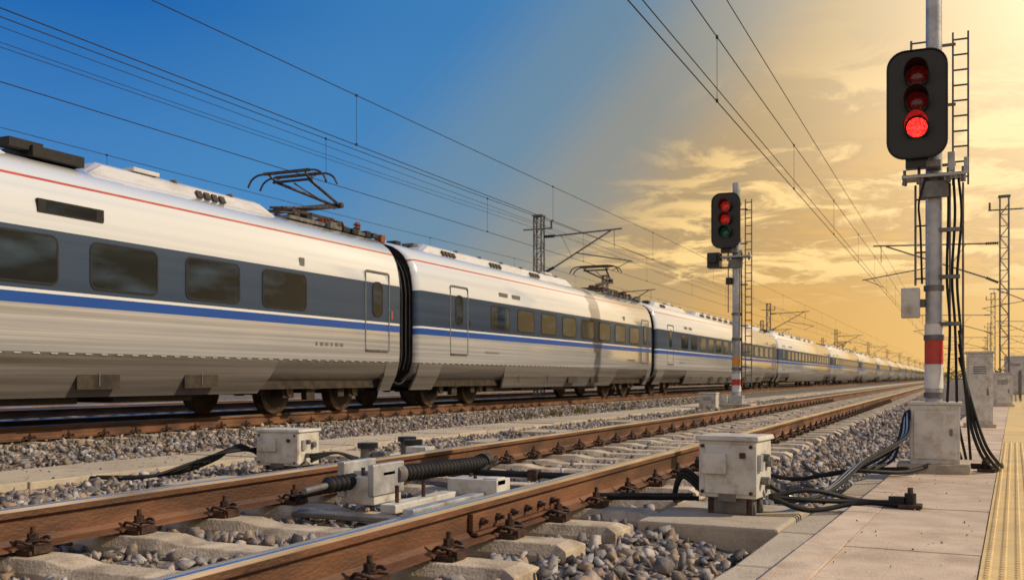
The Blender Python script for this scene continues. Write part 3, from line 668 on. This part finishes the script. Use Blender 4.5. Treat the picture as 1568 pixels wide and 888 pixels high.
# ---------------------------------------------------------------- catenary
def mast(x,y,h,sgn,track_x,zb=-.45,zc=4.47,zm=5.35):
    e=empty('catenary_mast',(x,y,0)); m=MB(); a=.15
    for sx in(-1,1):
        for sy in(-1,1): m.box((sx*a,sy*a,(zb+h)/2),(.05,.05,h-zb),'galvdark')
    z=zb; f=0
    while z<h-.3:
        for sx in(-1,1):
            m.cyl((sx*a,-a if f else a,z),(sx*a,a if f else -a,z+.42),.014,'galvdark',n=4); m.cyl((-a if f else a,sx*a,z),(a if f else -a,sx*a,z+.42),.014,'galvdark',n=4)
        m.box((0,-a,z),(2*a,.02,.03),'galvdark'); z+=.42; f=1-f
    m.box((0,0,h),(.42,.42,.05),'galvdark'); m.box((0,0,zb+.05),(.7,.7,.3),'slab')
    m.obj('lattice_post',e)
    m=MB(); R_=sgn*abs(track_x-x)
    z1=zm+.55
    m.insulator((sgn*.2,0,z1),(sgn*.65,0,z1+.0),.07,'dark',6); m.cyl((sgn*.6,0,z1),(R_+sgn*.3,0,z1+.12),.03,'galvdark',n=8)
    m.insulator((sgn*.2,0,zc+.05),(sgn*.62,0,zc+.25),.07,'dark',6); m.cyl((sgn*.6,0,zc+.24),(R_*.96,0,z1+.08),.03,'galvdark',n=8)
    p=.5; m.cyl((R_*p,0,zc+.24+(z1-zc-.16)*(p-.1)),(R_+sgn*.7,0,zc+.33),.022,'galvdark',n=8)
    m.cyl((R_+sgn*.6,0,zc+.34),(R_-sgn*.1,0,zc+.02),.014,'galvdark',n=6); m.cyl((R_,0,z1+.1),(R_,0,zm),.014,'galvdark',n=6)
    m.cyl((R_*.3,0,z1+.03),(R_*.45,0,zc+.6),.014,'galvdark',n=6)
    m.box((-sgn*.05,0,h-.5),(1.2,.05,.05),'galvdark'); m.insulator((sgn*.5,0,h-.48),(sgn*.5,0,h-.2),.05,'dark',4)
    m.obj('cantilever',e)
for k in range(-1,14): mast(-14.6,35+50*k,6.7+.02*k,1,-11.6)
MX=[(1.55,42),(2.5,90),(3.4,140),(4.2,190),(5,240),(6,300),(7,360),(8,430)]
for x,y in MX: mast(x,y,7.4,-1,-2.83,zc=4.1,zm=5.1)
for k in range(5): mast(-20.5,60+55*k,7.,1,-17.5)
for x,y in ((5.5,70),(7,110),(9,150),(12,210),(15,270)): mast(x,y,8,-1,x-3.5,zc=4.6,zm=5.5)
W=MB()
def wire(x,z,r=.008,y0=-20,y1=480,sag=0,span=50,ph=35,step=5,dx=0):
    P=[];y=y0
    while y<=y1:
        t=((y-ph)/span)%1; P.append((x+dx*(y-y0),y,z-sag*4*t*(1-t))); y+=step
    W.tube(P,r,'cable',n=4,sm=False)
def caten(x,zc,zm,sag,ph,drop=7.5,r=.008):
    wire(x,zc,r); wire(x,zm,r,sag=sag,ph=ph)
    y=-15+1.7
    while y<300:
        t=((y-ph)/50)%1; W.cyl((x,y,zc),(x,y,zm-sag*4*t*(1-t)),.004,'cable',n=4); W.box((x,y,zc+.01),(.025,.05,.04),'cable'); W.box((x,y,zm-sag*4*t*(1-t)),(.025,.05,.04),'cable'); y+=drop
caten(-11.6,4.47,5.45,.12,35); caten(-9.9,4.73,5.68,.06,35,drop=9.5)
wire(-12.6,5.6,.006); wire(-13.3,5.72,.006,sag=.15); wire(-14.5,6.3,.006,sag=.2)
caten(-17.5,4.9,5.7,.15,40); 
caten(-2.83,4.08,5.02,.12,42,drop=6.5,r=.007); wire(-2.72,4.10,.006); wire(-2.45,5.0,.006,sag=.1,ph=42)
W.obj('overhead_wires',recalc=False)

# ---------------------------------------------------------------- vegetation
def leaf_cloud(mb,c,rad,n,size,k='leaf'):
    for _ in range(n):
        d=Vector((random.gauss(0,1),random.gauss(0,1),random.gauss(0,1))); d.normalize(); p=Vector(c)+Vector((d.x*rad[0],d.y*rad[1],d.z*rad[2]))*random.random()**.4
        a=Vector((random.gauss(0,1),random.gauss(0,1),random.gauss(0,1))).normalized()*size*random.uniform(.6,1.3); b_=a.orthogonal().normalized()*size*random.uniform(.4,.9)
        mb.add([p-a,p+b_,p+a,p-b_],[(0,1,2,3)],k)
def tree(x,y,h):
    e=empty('roadside_tree',(x,y,-.5)); m=MB(); m.cyl((0,0,0),(0,0,h*.55),h*.03,'bark',r1=h*.018,n=8); T=[]
    for k in range(7):
        a=random.uniform(0,6.28); z=h*random.uniform(.3,.55); q=(math.cos(a)*h*.22,math.sin(a)*h*.22,z+h*random.uniform(.1,.35)); m.cyl((0,0,z),q,h*.012,'bark',r1=h*.005,n=6); T.append(q)
    m.obj('trunk_and_limbs',e); m=MB()
    for q in T+[(0,0,h*.85),(0,0,h*.7)]: leaf_cloud(m,q,(h*.17,h*.17,h*.13),170,h*.022)
    m.obj('crown',e,recalc=False)
for x,y,h in ((7.2,95,5.0),(8.6,112,6.),(12,122,6),(10.5,140,6),(17,150,7.5),(15,175,6.5),(21,190,7)): tree(x,y,h)
m=MB()
for k in range(130):
    t=k/130; leaf_cloud(m,(random.uniform(32,42),-30+t*300,1.6+random.random()*2.),(4,2.6,2.6+random.random()*1.5),80,.5)  # out-of-view row on the right, added to reflect in the train windows
for k in range(120): leaf_cloud(m,(-60+k*1.6,520+random.uniform(-10,10),1.+random.random()),(4,3,2.2+random.random()*2),50,.6)
for k in range(90): leaf_cloud(m,(-45+random.uniform(-4,4),10+k*4,.4+random.random()),(3,3,1.5+random.random()*1.2),50,.5)
m.obj('distant_tree_row',recalc=False)
m=MB()
def weed(x,y,n,h):
    z=float(gz(x))
    for _ in range(n):
        a=random.uniform(0,6.28); l=random.uniform(.5,1)*h; bx=x+random.gauss(0,.10); by=y+random.gauss(0,.12); dx=math.cos(a)*l*.5; dy=math.sin(a)*l*.5; w=.010+h*.03
        m.add([(bx-w,by,z),(bx+w,by,z),(bx+dx*.5+w*.6,by+dy*.5,z+l*.7),(bx+dx,by+dy,z+l),(bx+dx*.5-w*.6,by+dy*.5,z+l*.7)],[(0,1,2,4),(4,2,3)],'weed')
for _ in range(9): weed(random.uniform(-9.2,-8.5),random.uniform(14,40),14,.16)
for _ in range(9): weed(random.uniform(-6.6,-5.2),random.uniform(18,45),12,.15)
for _ in range(4): weed(-8.8,random.uniform(21,24),16,.2)
for _ in range(7): weed(-.84+random.uniform(-.02,.02),random.uniform(4,6),10,.06)
m.obj('trackside_weeds',recalc=False)

# ---------------------------------------------------------------- world
w=bpy.data.worlds.new('World'); S.world=w; w.use_nodes=True; nt=w.node_tree; N=nt.nodes; L=nt.links; N.clear()
def mth(op,a,b=None,c=None,clamp=False):
    n=N.new('ShaderNodeMath'); n.operation=op; n.use_clamp=clamp
    for i,v in enumerate((a,b,c)):
        if v is None: continue
        if isinstance(v,(int,float)): n.inputs[i].default_value=v
        else: L.new(v,n.inputs[i])
    return n.outputs[0]
def mixc(f,a,b):
    n=N.new('ShaderNodeMixRGB')
    for i,v in enumerate((f,a,b)):
        if isinstance(v,tuple): n.inputs[i].default_value=(*v,1)
        elif isinstance(v,float): n.inputs[i].default_value=v
        else: L.new(v,n.inputs[i])
    return n.outputs[0]
def mr(v,a,b_,c,d):
    n=N.new('ShaderNodeMapRange'); L.new(v,n.inputs[0]); n.interpolation_type='SMOOTHSTEP'
    for i,q in enumerate((a,b_,c,d)): n.inputs[i+1].default_value=q
    return n.outputs[0]
tc=N.new('ShaderNodeTexCoord'); sp=N.new('ShaderNodeSeparateXYZ'); L.new(tc.outputs['Generated'],sp.inputs[0]); X_,Y_,Z_=sp.outputs
az=mth('ARCTAN2',X_,Y_); el=mth('ARCSINE',Z_); elp=mth('MAXIMUM',el,0.)
da=mth('SUBTRACT',az,.175)
daz=mth('MAXIMUM',mth('MULTIPLY',da,-1.),mth('MULTIPLY',da,.42))
ww=mth('ADD',mth('ADD',daz,-.01),mth('MULTIPLY',elp,.95)); wn=mth('DIVIDE',ww,1.4,clamp=True)
rp=N.new('ShaderNodeValToRGB'); cr=rp.color_ramp; cr.interpolation='EASE'
cols=[(0,(.94,.62,.25)),(.125,(.88,.53,.165)),(.275,(.77,.44,.125)),(.40,(.50,.345,.165)),(.50,(.29,.295,.27)),(.58,(.15,.26,.37)),(.70,(.045,.205,.48)),(.93,(.011,.135,.44))]
cr.elements[0].position=0; cr.elements[0].color=(*cols[0][1],1); cr.elements[1].position=.93; cr.elements[1].color=(*cols[-1][1],1)
for p,c in cols[1:-1]: q=cr.elements.new(p); q.color=(*c,1)
L.new(wn,rp.inputs['Fac'])
f=mth('MULTIPLY',mth('SUBTRACT',1.,mth('DIVIDE',elp,.34,clamp=True)),mth('MULTIPLY',mth('SUBTRACT',wn,.5,clamp=True),1.5),clamp=True)
base=mixc(f,rp.outputs[0],(.17,.46,.78))
hz_=mth('MULTIPLY',mr(mth('ABSOLUTE',az),1.4,2.3,0,1),mr(elp,.1,1.2,1,.15))
base=mixc(hz_,base,(.88,.72,.57))
gd=Vector((math.sin(R(7))*math.cos(R(20)),math.cos(R(7))*math.cos(R(20)),math.sin(R(20))))
dp=N.new('ShaderNodeVectorMath'); dp.operation='DOT_PRODUCT'; L.new(tc.outputs['Generated'],dp.inputs[0]); dp.inputs[1].default_value=gd
ang=mth('ARCCOSINE',mth('MINIMUM',dp.outputs['Value'],.99999))
glow=mth('POWER',mth('SUBTRACT',1.,mth('DIVIDE',ang,.42,clamp=True)),2.0)
den=mth('ADD',elp,.09); cb=N.new('ShaderNodeCombineXYZ'); L.new(mth('DIVIDE',X_,den),cb.inputs[0]); L.new(mth('DIVIDE',Y_,den),cb.inputs[1])
def noise(sc,det,ro,vec,dist=0.):
    n=N.new('ShaderNodeTexNoise'); n.inputs['Scale'].default_value=sc; n.inputs['Detail'].default_value=det; n.inputs['Roughness'].default_value=ro; n.inputs['Distortion'].default_value=dist; L.new(vec,n.inputs['Vector']); return n.outputs['Fac']
n1=noise(.8,3,.5,cb.outputs[0],.5); n2=noise(2.6,13,.66,cb.outputs[0],.7)
mask=mth('MULTIPLY',mr(wn,.36,.50,1,0),mth('MULTIPLY',mr(el,.06,.11,0,1),mr(el,.22,.32,1,.12)))
cn=mth('ADD',mth('MULTIPLY',n1,.45),mth('MULTIPLY',n2,.55))
cl=mth('MULTIPLY',mr(cn,.49,.565,0,1),mask)
dk=mth('MULTIPLY',mr(cn,.43,.50,0,1),mask)
c1=mixc(mth('MULTIPLY',dk,.42),base,(.50,.33,.155))
c2=mixc(mth('MULTIPLY',cl,.9),c1,(1.15,.78,.31))
c3=mixc(mth('MULTIPLY',glow,.95,clamp=True),c2,(1.6,1.3,.86))
bg=N.new('ShaderNodeBackground'); L.new(c3,bg.inputs[0]); bg.inputs[1].default_value=.97
SUNAZ,SUNEL=70,35
sk=N.new('ShaderNodeTexSky'); sk.sky_type='NISHITA'; sk.sun_disc=False; sk.sun_elevation=R(SUNEL); sk.sun_rotation=R(SUNAZ)
b2=N.new('ShaderNodeBackground'); L.new(sk.outputs[0],b2.inputs[0]); b2.inputs[1].default_value=.003
ad=N.new('ShaderNodeAddShader'); L.new(bg.outputs[0],ad.inputs[0]); L.new(b2.outputs[0],ad.inputs[1])
out=N.new('ShaderNodeOutputWorld'); L.new(ad.outputs[0],out.inputs[0])
sd=Vector((math.sin(R(SUNAZ))*math.cos(R(SUNEL)),math.cos(R(SUNAZ))*math.cos(R(SUNEL)),math.sin(R(SUNEL))))
l=bpy.data.lights.new('sun','SUN'); l.energy=4.3; l.angle=R(.7); l.color=(1,.81,.56); lo=bpy.data.objects.new('sun',l); S.collection.objects.link(lo); lo.rotation_euler=sd.to_track_quat('Z','Y').to_euler(); lo.location=(20,0,20)
S.view_settings.view_transform='Standard'; S.view_settings.look='None'; S.view_settings.exposure=0
# ---------------------------------------------------------------- camera
c=bpy.data.cameras.new('camera'); co=bpy.data.objects.new('camera',c); S.collection.objects.link(co); co.location=(0,0,.55); co.rotation_euler=(R(90),0,R(24.2))
c.sensor_width=36; c.lens=35; c.shift_y=.0855; c.clip_start=.05; c.clip_end=6000; S.camera=co
c.dof.use_dof=True; c.dof.focus_distance=6.5; c.dof.aperture_fstop=4.5
